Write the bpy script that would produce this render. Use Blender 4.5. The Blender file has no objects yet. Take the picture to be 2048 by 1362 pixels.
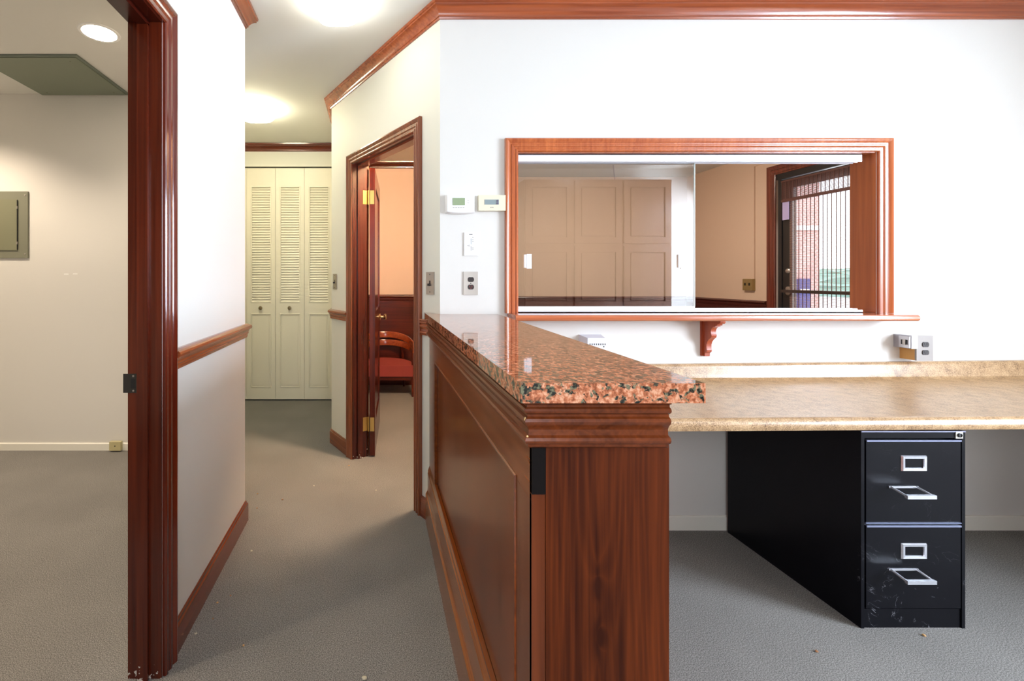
import bpy, bmesh, math, random
from mathutils import Vector, Matrix
S = bpy.context.scene
COL = S.collection
V = Vector
# ------------------------------------------------------------------ camera
cd = bpy.data.cameras.new('camera'); cam = bpy.data.objects.new('camera', cd); COL.objects.link(cam)
cam.location = (0, 0, 1.31); cam.rotation_euler = (math.radians(90), 0, 0)
cd.sensor_width = 36; cd.lens = 900 / 2048 * 36
cd.shift_x = (1024 - 750) / 2048; cd.shift_y = (556 - 681) / 2048
cd.clip_start = .02; cd.clip_end = 200
S.camera = cam
S.view_settings.view_transform = 'Standard'; S.view_settings.look = 'None'
S.view_settings.gamma = 1; S.view_settings.use_curve_mapping = False
S.view_settings.exposure = .78
# ------------------------------------------------------------------ world + lights
w = bpy.data.worlds.new('sky'); S.world = w; w.use_nodes = True
bg = w.node_tree.nodes['Background']; bg.inputs[0].default_value = (.86, .92, 1, 1); bg.inputs[1].default_value = 3.0
def area(name, loc, rot, sx, sy, power, color):
    l = bpy.data.lights.new(name, 'AREA'); l.shape = 'RECTANGLE'; l.size = sx; l.size_y = sy
    l.energy = power; l.color = color
    o = bpy.data.objects.new(name, l); COL.objects.link(o); o.location = loc; o.rotation_euler = rot
    return o
R = math.radians
area('daylight_right_window', (4.78, -.15, 1.65), (0, R(70), 0), 2.0, 1.75, 285, (.72, .84, 1))
area('daylight_rear_window', (.35, -1.32, 1.75), (R(90), 0, 0), 1.25, 1.2, 9, (.84, .91, 1))
area('daylight_entrance', (4.9, 4.4, 1.3), (0, R(90), 0), 2.2, 1.0, 20, (.95, .96, 1))
EM_FRONT_FILL, EM_HALL, EM_HALL_FAR, EM_CAN, EM_CONSULT, EM_WAIT_FILL = 7, 13, 26, 38, 430, 72
def spot(name, loc, power, color, ang=130, blend=.6):
    l = bpy.data.lights.new(name, 'SPOT'); l.energy = power; l.color = color; l.spot_size = R(ang); l.spot_blend = blend; l.shadow_soft_size = .07
    o = bpy.data.objects.new(name, l); COL.objects.link(o); o.location = loc; return o
for i, (x, y, p) in enumerate(((-1.575, 2.572, 30), (-3.0, 2.75, 70), (-1.7, .9, 60), (-2.9, .9, 50))):  # last two are unseen fill spots, added to brighten the side room
    spot('recessed_and_fill_spot', (x, y, 2.695), p, (1, .83, .64))

# ------------------------------------------------------------------ helpers
def bx(bm, x0, x1, y0, y1, z0, z1):
    if x0 > x1: x0, x1 = x1, x0
    if y0 > y1: y0, y1 = y1, y0
    if z0 > z1: z0, z1 = z1, z0
    v = [bm.verts.new(p) for p in ((x0,y0,z0),(x1,y0,z0),(x1,y1,z0),(x0,y1,z0),(x0,y0,z1),(x1,y0,z1),(x1,y1,z1),(x0,y1,z1))]
    for f in ((0,3,2,1),(4,5,6,7),(0,1,5,4),(1,2,6,5),(2,3,7,6),(3,0,4,7)): bm.faces.new([v[i] for i in f])
    return v
def box(*a):
    bm = bmesh.new(); bx(bm, *a); return bm
def prism(bm, pts, z0, z1):
    a = [bm.verts.new((p[0], p[1], z0)) for p in pts]; b = [bm.verts.new((p[0], p[1], z1)) for p in pts]
    n = len(pts)
    bm.faces.new(a[::-1]); bm.faces.new(b)
    for i in range(n): bm.faces.new([a[i], a[(i+1)%n], b[(i+1)%n], b[i]])
def extrude_poly(bm, pts, vec):
    a = [bm.verts.new(p) for p in pts]; b = [bm.verts.new(V(p) + V(vec)) for p in pts]; n = len(pts)
    bm.faces.new(a[::-1]); bm.faces.new(b)
    for i in range(n): bm.faces.new([a[i], a[(i+1)%n], b[(i+1)%n], b[i]])
def sweep(bm, path, n, prof, closed=False):
    path = [V(p) for p in path]; n = V(n).normalized(); N = len(path)
    T = [(path[(i+1) % N] - path[i]).normalized() for i in range(N if closed else N-1)]
    rings = []
    for i in range(N):
        if closed: t0, t1 = T[i-1], T[i]
        else:
            t0 = T[max(0, i-1)]; t1 = T[min(i, N-2)]
        s0 = n.cross(t0); s1 = n.cross(t1); m = (s0 + s1)
        m = m.normalized(); m = m / max(.2, m.dot(s0))
        rings.append([bm.verts.new(path[i] + m*a + n*b) for a, b in prof])
    k = len(prof)
    for i in range(N if closed else N-1):
        r0, r1 = rings[i], rings[(i+1) % N]
        for j in range(k): bm.faces.new([r0[j], r0[(j+1)%k], r1[(j+1)%k], r1[j]])
    if not closed:
        bm.faces.new(rings[0][::-1]); bm.faces.new(rings[-1])
def tube(bm, path, r, seg=10, n=None):
    path = [V(p) for p in path]; rings = []
    N = len(path)
    rr = r if isinstance(r, (list, tuple)) else [r]*N
    ref = V(n) if n else None
    for i in range(N):
        t = (path[min(i+1, N-1)] - path[max(i-1, 0)]).normalized()
        u = ref if ref is not None else (V((0,0,1)) if abs(t.z) < .9 else V((1,0,0)))
        a = t.cross(u).normalized(); b = a.cross(t).normalized()
        rings.append([bm.verts.new(path[i] + (a*math.cos(2*math.pi*j/seg) + b*math.sin(2*math.pi*j/seg))*rr[i]) for j in range(seg)])
    for i in range(N-1):
        for j in range(seg): bm.faces.new([rings[i][j], rings[i][(j+1)%seg], rings[i+1][(j+1)%seg], rings[i+1][j]])
    bm.faces.new(rings[0][::-1]); bm.faces.new(rings[-1])
def lathe(bm, base, axis, prof, seg=24):
    """prof: (radius, distance along axis)"""
    base = V(base); ax = V(axis).normalized(); u = ax.orthogonal().normalized(); w_ = ax.cross(u)
    rings = []
    for r, h in prof:
        if r < 1e-6: rings.append([bm.verts.new(base + ax*h)])
        else: rings.append([bm.verts.new(base + ax*h + (u*math.cos(2*math.pi*j/seg) + w_*math.sin(2*math.pi*j/seg))*r) for j in range(seg)])
    for a, b in zip(rings, rings[1:]):
        if len(a) == 1 and len(b) == 1: continue
        for j in range(seg):
            q = [a[j % len(a)], a[(j+1) % len(a)], b[(j+1) % len(b)], b[j % len(b)]]
            q2 = []
            for x in q:
                if x not in q2: q2.append(x)
            if len(q2) > 2: bm.faces.new(q2)
    for e in (rings[0], rings[-1]):
        if len(e) > 2: bm.faces.new(e)
def bevel(bm, w_, seg=2):
    bmesh.ops.bevel(bm, geom=[e for e in bm.edges if len(e.link_faces) == 2 and e.calc_face_angle(0) > .6], offset=w_, segments=seg, affect='EDGES', profile=.5)
    return bm
def rbox(x0, x1, y0, y1, z0, z1, r=.003, seg=2): return bevel(box(x0, x1, y0, y1, z0, z1), r, seg)
def origin_of(o):
    p = V((0,0,0))
    while o: p += o.location; o = o.parent
    return p
def obj(name, bm, mat, parent=None, loc=None, smooth=None):
    o_ = origin_of(parent) if parent else V(loc or (0,0,0))
    bmesh.ops.recalc_face_normals(bm, faces=bm.faces)
    bmesh.ops.translate(bm, verts=bm.verts, vec=-o_)
    me = bpy.data.meshes.new(name); bm.to_mesh(me); bm.free()
    for m in (mat if isinstance(mat, (list, tuple)) else [mat]): me.materials.append(m)
    if smooth is not None:
        me.shade_smooth(); me.set_sharp_from_angle(angle=R(smooth))
    o = bpy.data.objects.new(name, me); COL.objects.link(o)
    if parent: o.parent = parent
    else: o.location = o_
    return o
def tag(o, label, cat, group=None):
    o['label'] = label; o['category'] = cat
    if group: o['group'] = group
    return o
def thing(name, label, cat, loc=(0,0,0), group=None):
    o = bpy.data.objects.new(name, None); COL.objects.link(o); o.location = loc; o.empty_display_size = .05
    return tag(o, label, cat, group)
def struct(name, bm, mat, parent=None, label=None, cat=None, smooth=None):
    o = obj(name, bm, mat, parent, smooth=smooth)
    if not parent:
        o['kind'] = 'structure'
        if label: o['label'] = label
        if cat: o['category'] = cat
    return o
def empty_struct(name, label, cat, loc):
    o = thing(name, label, cat, loc); o['kind'] = 'structure'; return o

# ------------------------------------------------------------------ materials
def newmat(name):
    m = bpy.data.materials.new(name); m.use_nodes = True
    return m, m.node_tree.nodes, m.node_tree.links, m.node_tree.nodes['Principled BSDF']
def plain(name, col, rough=.5, metal=0, coat=0, bump=0, bscale=200, emit=None, spec=.5):
    m, n, l, b = newmat(name)
    b.inputs['Base Color'].default_value = (*col, 1); b.inputs['Roughness'].default_value = rough
    b.inputs['Metallic'].default_value = metal; b.inputs['Coat Weight'].default_value = coat
    b.inputs['Specular IOR Level'].default_value = spec
    if emit:
        b.inputs['Emission Color'].default_value = (*emit[0], 1); b.inputs['Emission Strength'].default_value = emit[1]
    if bump:
        t = n.new('ShaderNodeTexCoord'); no = n.new('ShaderNodeTexNoise'); no.inputs['Scale'].default_value = bscale
        bu = n.new('ShaderNodeBump'); bu.inputs['Strength'].default_value = bump; bu.inputs['Distance'].default_value = .002
        l.new(t.outputs['Object'], no.inputs['Vector']); l.new(no.outputs['Fac'], bu.inputs['Height']); l.new(bu.outputs[0], b.inputs['Normal'])
    return m
def ramp(n, stops):
    r = n.new('ShaderNodeValToRGB'); e = r.color_ramp.elements
    while len(e) < len(stops): e.new(.5)
    for i, (p, c) in enumerate(stops): e[i].position = p; e[i].color = (*c, 1)
    return r
_wood = {}
def wood(axis, dark, light, rough=.22, coat=.5, fine=1.0, rotz=0.0, wear=False, blotch=.35, figure=False, spec=.5):
    key = (spec, axis, dark, light, rough, coat, fine, rotz, wear, blotch, figure)
    if key in _wood: return _wood[key]
    m, n, l, b = newmat('stained_wood_%d' % len(_wood))
    t = n.new('ShaderNodeTexCoord'); mp0 = n.new('ShaderNodeMapping'); mp0.inputs['Rotation'].default_value = (0, 0, rotz)
    mp = n.new('ShaderNodeMapping'); s = [60*fine]*3; s['xyz'.index(axis)] = 1.6*fine; mp.inputs['Scale'].default_value = s
    l.new(t.outputs['Object'], mp0.inputs['Vector']); l.new(mp0.outputs[0], mp.inputs['Vector'])
    no = n.new('ShaderNodeTexNoise'); no.inputs['Scale'].default_value = 1; no.inputs['Detail'].default_value = 6; no.inputs['Distortion'].default_value = .6
    l.new(mp.outputs[0], no.inputs['Vector'])
    bl = n.new('ShaderNodeTexNoise'); mp2 = n.new('ShaderNodeMapping'); s2 = [7.0]*3; s2['xyz'.index(axis)] = 1.6; mp2.inputs['Scale'].default_value = s2
    l.new(mp0.outputs[0], mp2.inputs['Vector']); l.new(mp2.outputs[0], bl.inputs['Vector']); bl.inputs['Scale'].default_value = 1; bl.inputs['Detail'].default_value = 3
    mid = tuple((a+c)/2 for a, c in zip(dark, light))
    rp = ramp(n, [(.30, dark), (.52, mid), (.72, light)])
    fac = n.new('ShaderNodeMix'); fac.data_type = 'FLOAT'; fac.inputs[0].default_value = blotch
    l.new(no.outputs['Fac'], fac.inputs[2]); l.new(bl.outputs['Fac'], fac.inputs[3])
    src = fac.outputs[0]
    knot = None
    if figure:   # cathedral grain with growth rings running round two knots
        def math_(op, x, y=None, z=None):
            q = n.new('ShaderNodeMath'); q.operation = op
            for i, v_ in enumerate((x, y, z)):
                if v_ is None: continue
                if isinstance(v_, (int, float)): q.inputs[i].default_value = v_
                else: l.new(v_, q.inputs[i])
            return q.outputs[0]
        mp3 = n.new('ShaderNodeMapping'); mp3.inputs['Scale'].default_value = (10, 10, 1.5)
        l.new(mp0.outputs[0], mp3.inputs['Vector'])
        wv = n.new('ShaderNodeTexNoise'); wv.inputs['Scale'].default_value = .7; wv.inputs['Detail'].default_value = 1.5
        l.new(mp3.outputs[0], wv.inputs['Vector'])
        sp = n.new('ShaderNodeSeparateXYZ'); l.new(mp0.outputs[0], sp.inputs[0])
        # x distance from the heart line, bent by noise
        ax = math_('ABSOLUTE', math_('SUBTRACT', sp.outputs[0], -.005))
        ringc = math_('ADD', math_('MULTIPLY', ax, 95.0), math_('MULTIPLY', wv.outputs['Fac'], 26.0))
        ringc = math_('ADD', ringc, math_('MULTIPLY', sp.outputs[2], 2.5))
        for kx, kz in ((-.004, .735), (.000, .640)):
            dx = math_('SUBTRACT', sp.outputs[0], kx); dz = math_('MULTIPLY', math_('SUBTRACT', sp.outputs[2], kz), .40)
            d2 = math_('ADD', math_('MULTIPLY', dx, dx), math_('MULTIPLY', dz, dz))
            g = math_('DIVIDE', 1.0, math_('ADD', 1.0, math_('MULTIPLY', d2, 12000.0)))
            ringc = math_('ADD', ringc, math_('MULTIPLY', g, 4.0))
            g2 = math_('DIVIDE', 1.0, math_('ADD', 1.0, math_('MULTIPLY', d2, 60000.0)))
            knot = g2 if knot is None else math_('ADD', knot, g2)
        pp = math_('PINGPONG', ringc, 1.0)
        src = math_('ADD', math_('MULTIPLY', src, .92), math_('MULTIPLY', math_('POWER', pp, 2.0), .09))
        src = math_('SUBTRACT', src, math_('MULTIPLY', knot, .25))
    l.new(src, rp.inputs[0])
    out = rp.outputs[0]
    if wear:     # chipped varnish near the floor
        sx = n.new('ShaderNodeSeparateXYZ'); l.new(t.outputs['Object'], sx.inputs[0])
        mr = n.new('ShaderNodeMapRange'); mr.inputs[1].default_value = 0; mr.inputs[2].default_value = .10; mr.inputs[3].default_value = .58; mr.inputs[4].default_value = .80
        l.new(sx.outputs[2], mr.inputs[0])
        wn = n.new('ShaderNodeTexNoise'); wn.inputs['Scale'].default_value = 70; wn.inputs['Detail'].default_value = 4; l.new(t.outputs['Object'], wn.inputs['Vector'])
        gt = n.new('ShaderNodeMath'); gt.operation = 'GREATER_THAN'; l.new(wn.outputs['Fac'], gt.inputs[0]); l.new(mr.outputs[0], gt.inputs[1])
        mx = n.new('ShaderNodeMix'); mx.data_type = 'RGBA'; l.new(gt.outputs[0], mx.inputs[0]); l.new(out, mx.inputs[6]); mx.inputs[7].default_value = (.55, .48, .42, 1)
        out = mx.outputs[2]
    l.new(out, b.inputs['Base Color'])
    b.inputs['Roughness'].default_value = rough; b.inputs['Coat Weight'].default_value = coat; b.inputs['Coat Roughness'].default_value = .12; b.inputs['Specular IOR Level'].default_value = spec
    bu = n.new('ShaderNodeBump'); bu.inputs['Strength'].default_value = .12; bu.inputs['Distance'].default_value = .002
    l.new(no.outputs['Fac'], bu.inputs['Height']); l.new(bu.outputs[0], b.inputs['Normal'])
    _wood[key] = m; return m
CH_D, CH_L = (.150, .022, .008), (.42, .085, .028)      # cherry trim
CH2_D, CH2_L = (.32, .060, .015), (.60, .165, .045)      # lighter, orange cherry around reception window
DK_D, DK_L = (.065, .008, .004), (.25, .040, .014)       # dark door jambs
CT_D, CT_L = (.085, .016, .002), (.25, .058, .007)       # counter panelling
def tz(wear=False): return wood('z', DK_D, DK_L, wear=wear)

wall_m = plain('cream_wall_paint', (.70, .68, .64), .65, bump=.05, bscale=90)
wall_hall_m = plain('hall_wall_paint', (.74, .73, .64), .6, bump=.05, bscale=90)
wall_tan_m = plain('tan_wall_paint', (.60, .43, .31), .6, bump=.05, bscale=90)
wall_peach_m = plain('peach_wall_paint', (.82, .62, .50), .6, bump=.05, bscale=90)
ceil_m = plain('ceiling_paint', (.70, .69, .65), .8)
white_trim_m = plain('white_trim_paint', (.80, .78, .70), .5)
closet_m = plain('closet_paint', (.84, .79, .65), .42)
metal_m = plain('brushed_steel', (.46, .42, .38), .35, metal=.9)
alu_m = plain('aluminium_track', (.86, .87, .92), .32, metal=.25)
brass_m = plain('brass', (.66, .45, .14), .32, metal=.9, bump=.4, bscale=160)
knob_m = plain('antique_brass', (.30, .23, .13), .35, metal=.9)
black_m = plain('black_frame', (.012, .010, .010), .4)
slot_m = plain('dark_slots', (.01, .01, .01), .5)
white_pl = plain('white_plastic', (.86, .86, .86), .35)
beige_pl = plain('beige_plastic', (.74, .68, .52), .4)
lcd_m = plain('lcd_green', (.26, .33, .18), .25)
lcd2_m = plain('lcd_grey', (.25, .31, .32), .25)
green_m = plain('green_grey_enamel', (.19, .19, .135), .45, bump=.1, bscale=60)
green2_m = plain('green_hatch_paint', (.17, .20, .165), .45, bump=.15, bscale=30)

def carpet():
    m, n, l, b = newmat('loop_carpet'); t = n.new('ShaderNodeTexCoord')
    a = n.new('ShaderNodeTexNoise'); a.inputs['Scale'].default_value = 290; a.inputs['Detail'].default_value = 4; a.inputs['Roughness'].default_value = .7
    c = n.new('ShaderNodeTexNoise'); c.inputs['Scale'].default_value = 2.2; c.inputs['Detail'].default_value = 4
    l.new(t.outputs['Object'], a.inputs['Vector']); l.new(t.outputs['Object'], c.inputs['Vector'])
    r1 = ramp(n, [(.34, (.06, .057, .052)), (.5, (.21, .198, .182)), (.66, (.42, .40, .37))])
    r2 = ramp(n, [(.35, (.86, .86, .86)), (.65, (1.0, 1.0, 1.0))])
    l.new(a.outputs['Fac'], r1.inputs[0]); l.new(c.outputs['Fac'], r2.inputs[0])
    mx = n.new('ShaderNodeMix'); mx.data_type = 'RGBA'; mx.blend_type = 'MULTIPLY'; mx.inputs[0].default_value = 1
    l.new(r1.outputs[0], mx.inputs[6]); l.new(r2.outputs[0], mx.inputs[7]); l.new(mx.outputs[2], b.inputs['Base Color'])
    b.inputs['Roughness'].default_value = .95; b.inputs['Specular IOR Level'].default_value = .1
    bu = n.new('ShaderNodeBump'); bu.inputs['Strength'].default_value = .2; bu.inputs['Distance'].default_value = .002
    l.new(a.outputs['Fac'], bu.inputs['Height']); l.new(bu.outputs[0], b.inputs['Normal']); return m
carpet_m = carpet()
def granite():
    m, n, l, b = newmat('red_granite'); t = n.new('ShaderNodeTexCoord')
    a = n.new('ShaderNodeTexNoise'); a.inputs['Scale'].default_value = 58; a.inputs['Detail'].default_value = 5; a.inputs['Roughness'].default_value = .62; a.inputs['Distortion'].default_value = .5
    c = n.new('ShaderNodeTexNoise'); c.inputs['Scale'].default_value = 130; c.inputs['Detail'].default_value = 4; c.inputs['Roughness'].default_value = .6
    d = n.new('ShaderNodeTexNoise'); d.inputs['Scale'].default_value = 180; d.inputs['Detail'].default_value = 3
    for q in (a, c, d): l.new(t.outputs['Object'], q.inputs['Vector'])
    rr = ramp(n, [(.36, (.22, .065, .028)), (.5, (.47, .155, .072)), (.64, (.64, .33, .20))])
    l.new(c.outputs['Fac'], rr.inputs[0])
    blk = ramp(n, [(.445, (0, 0, 0)), (.485, (1, 1, 1))]); l.new(a.outputs['Fac'], blk.inputs[0])
    bc = ramp(n, [(.45, (.012, .014, .012)), (.62, (.16, .15, .09))]); l.new(d.outputs['Fac'], bc.inputs[0])
    mx = n.new('ShaderNodeMix'); mx.data_type = 'RGBA'; l.new(blk.outputs[0], mx.inputs[0]); l.new(bc.outputs[0], mx.inputs[6]); l.new(rr.outputs[0], mx.inputs[7])
    l.new(mx.outputs[2], b.inputs['Base Color']); b.inputs['Roughness'].default_value = .035; b.inputs['Specular IOR Level'].default_value = .55
    b.inputs['Coat Weight'].default_value = .15; b.inputs['Coat Roughness'].default_value = .03
    return m
granite_m = granite()
def laminate():
    m, n, l, b = newmat('tan_laminate'); t = n.new('ShaderNodeTexCoord')
    a = n.new('ShaderNodeTexNoise'); a.inputs['Scale'].default_value = 230; a.inputs['Detail'].default_value = 5
    c = n.new('ShaderNodeTexNoise'); c.inputs['Scale'].default_value = 24; c.inputs['Detail'].default_value = 4
    for q in (a, c): l.new(t.outputs['Object'], q.inputs['Vector'])
    f = n.new('ShaderNodeMix'); f.data_type = 'FLOAT'; f.inputs[0].default_value = .35; l.new(a.outputs['Fac'], f.inputs[2]); l.new(c.outputs['Fac'], f.inputs[3])
    rr = ramp(n, [(.34, (.14, .075, .035)), (.48, (.40, .245, .12)), (.62, (.58, .39, .215))])
    l.new(f.outputs[0], rr.inputs[0]); l.new(rr.outputs[0], b.inputs['Base Color'])
    b.inputs['Roughness'].default_value = .30; b.inputs['Coat Weight'].default_value = .3; b.inputs['Coat Roughness'].default_value = .12
    return m
laminate_m = laminate()
def cab_black():
    m, n, l, b = newmat('scuffed_black_enamel'); t = n.new('ShaderNodeTexCoord')
    a = n.new('ShaderNodeTexNoise'); a.inputs['Scale'].default_value = 7; a.inputs['Detail'].default_value = 8; a.inputs['Distortion'].default_value = 2.5
    l.new(t.outputs['Object'], a.inputs['Vector'])
    s = n.new('ShaderNodeMath'); s.operation = 'SUBTRACT'; s.inputs[1].default_value = .5; ab = n.new('ShaderNodeMath'); ab.operation = 'ABSOLUTE'
    l.new(a.outputs['Fac'], s.inputs[0]); l.new(s.outputs[0], ab.inputs[0])
    lt = n.new('ShaderNodeMapRange'); lt.inputs[1].default_value = 0; lt.inputs[2].default_value = .006; lt.inputs[3].default_value = 1; lt.inputs[4].default_value = 0
    l.new(ab.outputs[0], lt.inputs[0])
    e = n.new('ShaderNodeTexNoise'); e.inputs['Scale'].default_value = 14; e.inputs['Detail'].default_value = 3; l.new(t.outputs['Object'], e.inputs['Vector'])
    er = n.new('ShaderNodeMapRange'); er.inputs[1].default_value = .52; er.inputs[2].default_value = .66; l.new(e.outputs['Fac'], er.inputs[0])
    sx = n.new('ShaderNodeSeparateXYZ'); l.new(t.outputs['Object'], sx.inputs[0])
    zr = n.new('ShaderNodeMapRange'); zr.inputs[1].default_value = .05; zr.inputs[2].default_value = .30; zr.inputs[3].default_value = 1.0; zr.inputs[4].default_value = .06
    l.new(sx.outputs[2], zr.inputs[0])
    m1 = n.new('ShaderNodeMath'); m1.operation = 'MULTIPLY'; l.new(lt.outputs[0], m1.inputs[0]); l.new(er.outputs[0], m1.inputs[1])
    m0 = n.new('ShaderNodeMath'); m0.operation = 'LESS_THAN'; m0.inputs[1].default_value = -.305; l.new(sx.outputs[1], m0.inputs[0])
    m3 = n.new('ShaderNodeMath'); m3.operation = 'MULTIPLY'; l.new(m0.outputs[0], m3.inputs[0]); l.new(zr.outputs[0], m3.inputs[1])
    m2 = n.new('ShaderNodeMath'); m2.operation = 'MULTIPLY'; l.new(m1.outputs[0], m2.inputs[0]); l.new(m3.outputs[0], m2.inputs[1])
    mx = n.new('ShaderNodeMix'); mx.data_type = 'RGBA'; l.new(m2.outputs[0], mx.inputs[0]); mx.inputs[6].default_value = (.004, .004, .006, 1); mx.inputs[7].default_value = (.45, .45, .5, 1)
    l.new(mx.outputs[2], b.inputs['Base Color']); b.inputs['Roughness'].default_value = .30; b.inputs['Specular IOR Level'].default_value = .14
    return m
cab_m = cab_black()
def glass(name, tint=(1, 1, 1), gl=.12):
    m, n, l, b = newmat(name); n.remove(b)
    tr = n.new('ShaderNodeBsdfTransparent'); tr.inputs[0].default_value = (*tint, 1)
    g = n.new('ShaderNodeBsdfGlossy'); g.inputs['Roughness'].default_value = .0; g.inputs[0].default_value = (1, 1, 1, 1)
    mx = n.new('ShaderNodeMixShader'); fr = n.new('ShaderNodeFresnel'); fr.inputs[0].default_value = 1.5
    ad0 = n.new('ShaderNodeMath'); ad0.operation = 'ADD'; ad0.inputs[1].default_value = gl; l.new(fr.outputs[0], ad0.inputs[0])
    ge = n.new('ShaderNodeNewGeometry'); iv = n.new('ShaderNodeMath'); iv.operation = 'SUBTRACT'; iv.inputs[0].default_value = 1; l.new(ge.outputs['Backfacing'], iv.inputs[1])
    ad = n.new('ShaderNodeMath'); ad.operation = 'MULTIPLY'; l.new(ad0.outputs[0], ad.inputs[0]); l.new(iv.outputs[0], ad.inputs[1])
    l.new(ad.outputs[0], mx.inputs[0]); l.new(tr.outputs[0], mx.inputs[1]); l.new(g.outputs[0], mx.inputs[2])
    l.new(mx.outputs[0], n['Material Output'].inputs[0]); return m
glass_m = glass('sliding_window_glass', (.93, .95, .95), .13)
clear_m = glass('clear_glass', (.97, .97, .97), 0)
def emit(name, col, s):
    m, n, l, b = newmat(name); b.inputs['Base Color'].default_value = (.9, .9, .9, 1); b.inputs['Emission Color'].default_value = (*col, 1); b.inputs['Emission Strength'].default_value = s; return m
def brick():
    m, n, l, b = newmat('pale_brick'); t = n.new('ShaderNodeTexCoord'); mp = n.new('ShaderNodeMapping'); mp.inputs['Rotation'].default_value = (R(-90), 0, 0); mp.inputs['Scale'].default_value = (1, 1, 1)
    br = n.new('ShaderNodeTexBrick'); br.inputs['Scale'].default_value = 4; br.inputs['Color1'].default_value = (.52, .30, .28, 1); br.inputs['Color2'].default_value = (.45, .25, .23, 1); br.inputs['Mortar'].default_value = (.6, .55, .5, 1)
    l.new(t.outputs['Object'], mp.inputs[0]); l.new(mp.outputs[0], br.inputs['Vector']); l.new(br.outputs[0], b.inputs['Base Color']); b.inputs['Roughness'].default_value = .9; return m

# ------------------------------------------------------------------ layout
H = 2.735
A = V((.339, 2.346)); B = V((-.346, 3.584)); L_ = (B - A).length; D = (B - A).normalized()
NR = V((D.y, -D.x))            # into consulting room
ANG = math.atan2(D.y, D.x)
def aw(u, v, z): p = A + D*u + NR*v; return V((p.x, p.y, z))      # angled wall frame: v<0 hall side
WY = 2.346; WT = .115
# floor + ceiling
struct('floor', box(-3.5, 4.6, -1.25, 6.5, -.1, 0), carpet_m, label='grey loop-pile carpet over the whole office', cat='floor')
cb = bmesh.new(); bx(cb, -.75, 4.6, -1.25, 6.5, H, H+.1); bx(cb, -1.9, -.75, 2.36, 6.5, H, H+.1)
struct('ceiling', cb, ceil_m, label='flat off-white ceiling', cat='ceiling')
cb = bmesh.new(); bx(cb, -3.5, -1.15, 2.37, 3.45, 2.711, 2.811); bx(cb, -3.5, -.755, -1.25, 2.37, 2.711, 2.811)
struct('ceiling_left', cb, ceil_m, label='flat ceiling of the side room', cat='ceiling')
# main wall with reception opening
OX0, OX1, OZ0, OZ1 = .743, 2.612, 1.128, 1.967
b = bmesh.new()
bx(b, .339, OX0, WY, WY+WT, 0, H); bx(b, OX1, 4.4, WY, WY+WT, 0, H); bx(b, OX0, OX1, WY, WY+WT, OZ1, H); bx(b, OX0, OX1, WY, WY+WT, 0, OZ0-.03)
struct('wall_back', b, wall_m, label='white wall holding the reception window', cat='wall')
# angled wall with doorway
DU0, DU1, DH = L_*.118+.062, L_*.775-.062, 2.135
b = bmesh.new()
for u0, u1, z0, z1 in ((0, DU0, 0, H), (DU1, L_, 0, H), (DU0, DU1, DH, H)):
    pts = [aw(u0, 0, 0), aw(u1, 0, 0), aw(u1, .12, 0), aw(u0, .12, 0)]
    prism(b, [(p.x, p.y) for p in pts], z0, z1)
struct('wall_angled', b, wall_hall_m, label='angled hallway wall with the wooden doorway', cat='wall')
struct('wall_hall', box(-.346, -.226, 3.60, 5.53, 0, H), wall_hall_m, label='short hallway wall beyond the angled wall', cat='wall')
# left wall with door opening
LX = -.70; JY = 1.475; LDH = 2.150; LY0 = .60
b = bmesh.new()
bx(b, LX-.1, LX, JY, 2.423, 0, H); bx(b, LX-.1, LX, LY0, JY, LDH, H); bx(b, LX-.1, LX, -1.05, LY0, 0, H)
bx(b, -1.2, LX-.1, 2.323, 2.423, 0, H); bx(b, -1.2, -1.1, 2.423, 3.427, 0, H)
struct('wall_left', b, wall_m, label='white wall between office and side room', cat='wall')
b = bmesh.new(); bx(b, -3.5, -1.1, 3.427, 3.53, 0, H)
struct('wall_side_room', b, wall_m, label='far wall of the side room with electrical panel', cat='wall')
b = bmesh.new(); bx(b, -3.5, -3.4, -1.25, 3.427, 0, H); bx(b, -3.4, -.8, -1.25, -1.15, 0, H)
struct('wall_side_room_left', b, wall_m)
struct('wall_hall_left', box(-1.85, -1.75, 3.53, 5.3, 0, H), wall_hall_m)
# closet wall
CY = 4.79; CZ = 2.505
b = bmesh.new(); bx(b, -1.75, -1.69, CY, CY+.1, 0, H); bx(b, -.44, -.346, CY, CY+.1, 0, H); bx(b, -1.69, -.44, CY, CY+.1, CZ, H); bx(b, -1.75, -.346, 5.3, 5.4, 0, H)
struct('wall_closet', b, wall_hall_m, label='hallway end wall around the closet doors', cat='wall')
# consulting + waiting rooms
b = bmesh.new(); bx(b, -.346, .70, 5.53, 5.65, 0, H)
struct('wall_consulting', b, wall_peach_m, label='peach wall of the consulting room', cat='wall')
struct('wall_divider', box(.70, .76, WY+WT, 6.35, 0, H), wall_peach_m)
b = bmesh.new(); bx(b, .76, 4.6, 6.35, 6.5, 0, H)
struct('wall_waiting', b, wall_tan_m, label='tan far wall of the waiting room', cat='wall')
EY0, EY1, EZ = 3.80, 4.935, 2.44; EX = 4.4
b = bmesh.new(); bx(b, EX, EX+.12, WY+WT, EY0, 0, H); bx(b, EX, EX+.12, EY1, 6.35, 0, H); bx(b, EX, EX+.12, EY0, EY1, EZ, H)
struct('wall_entrance', b, wall_tan_m, label='tan wall with the glazed entrance door', cat='wall')
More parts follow.
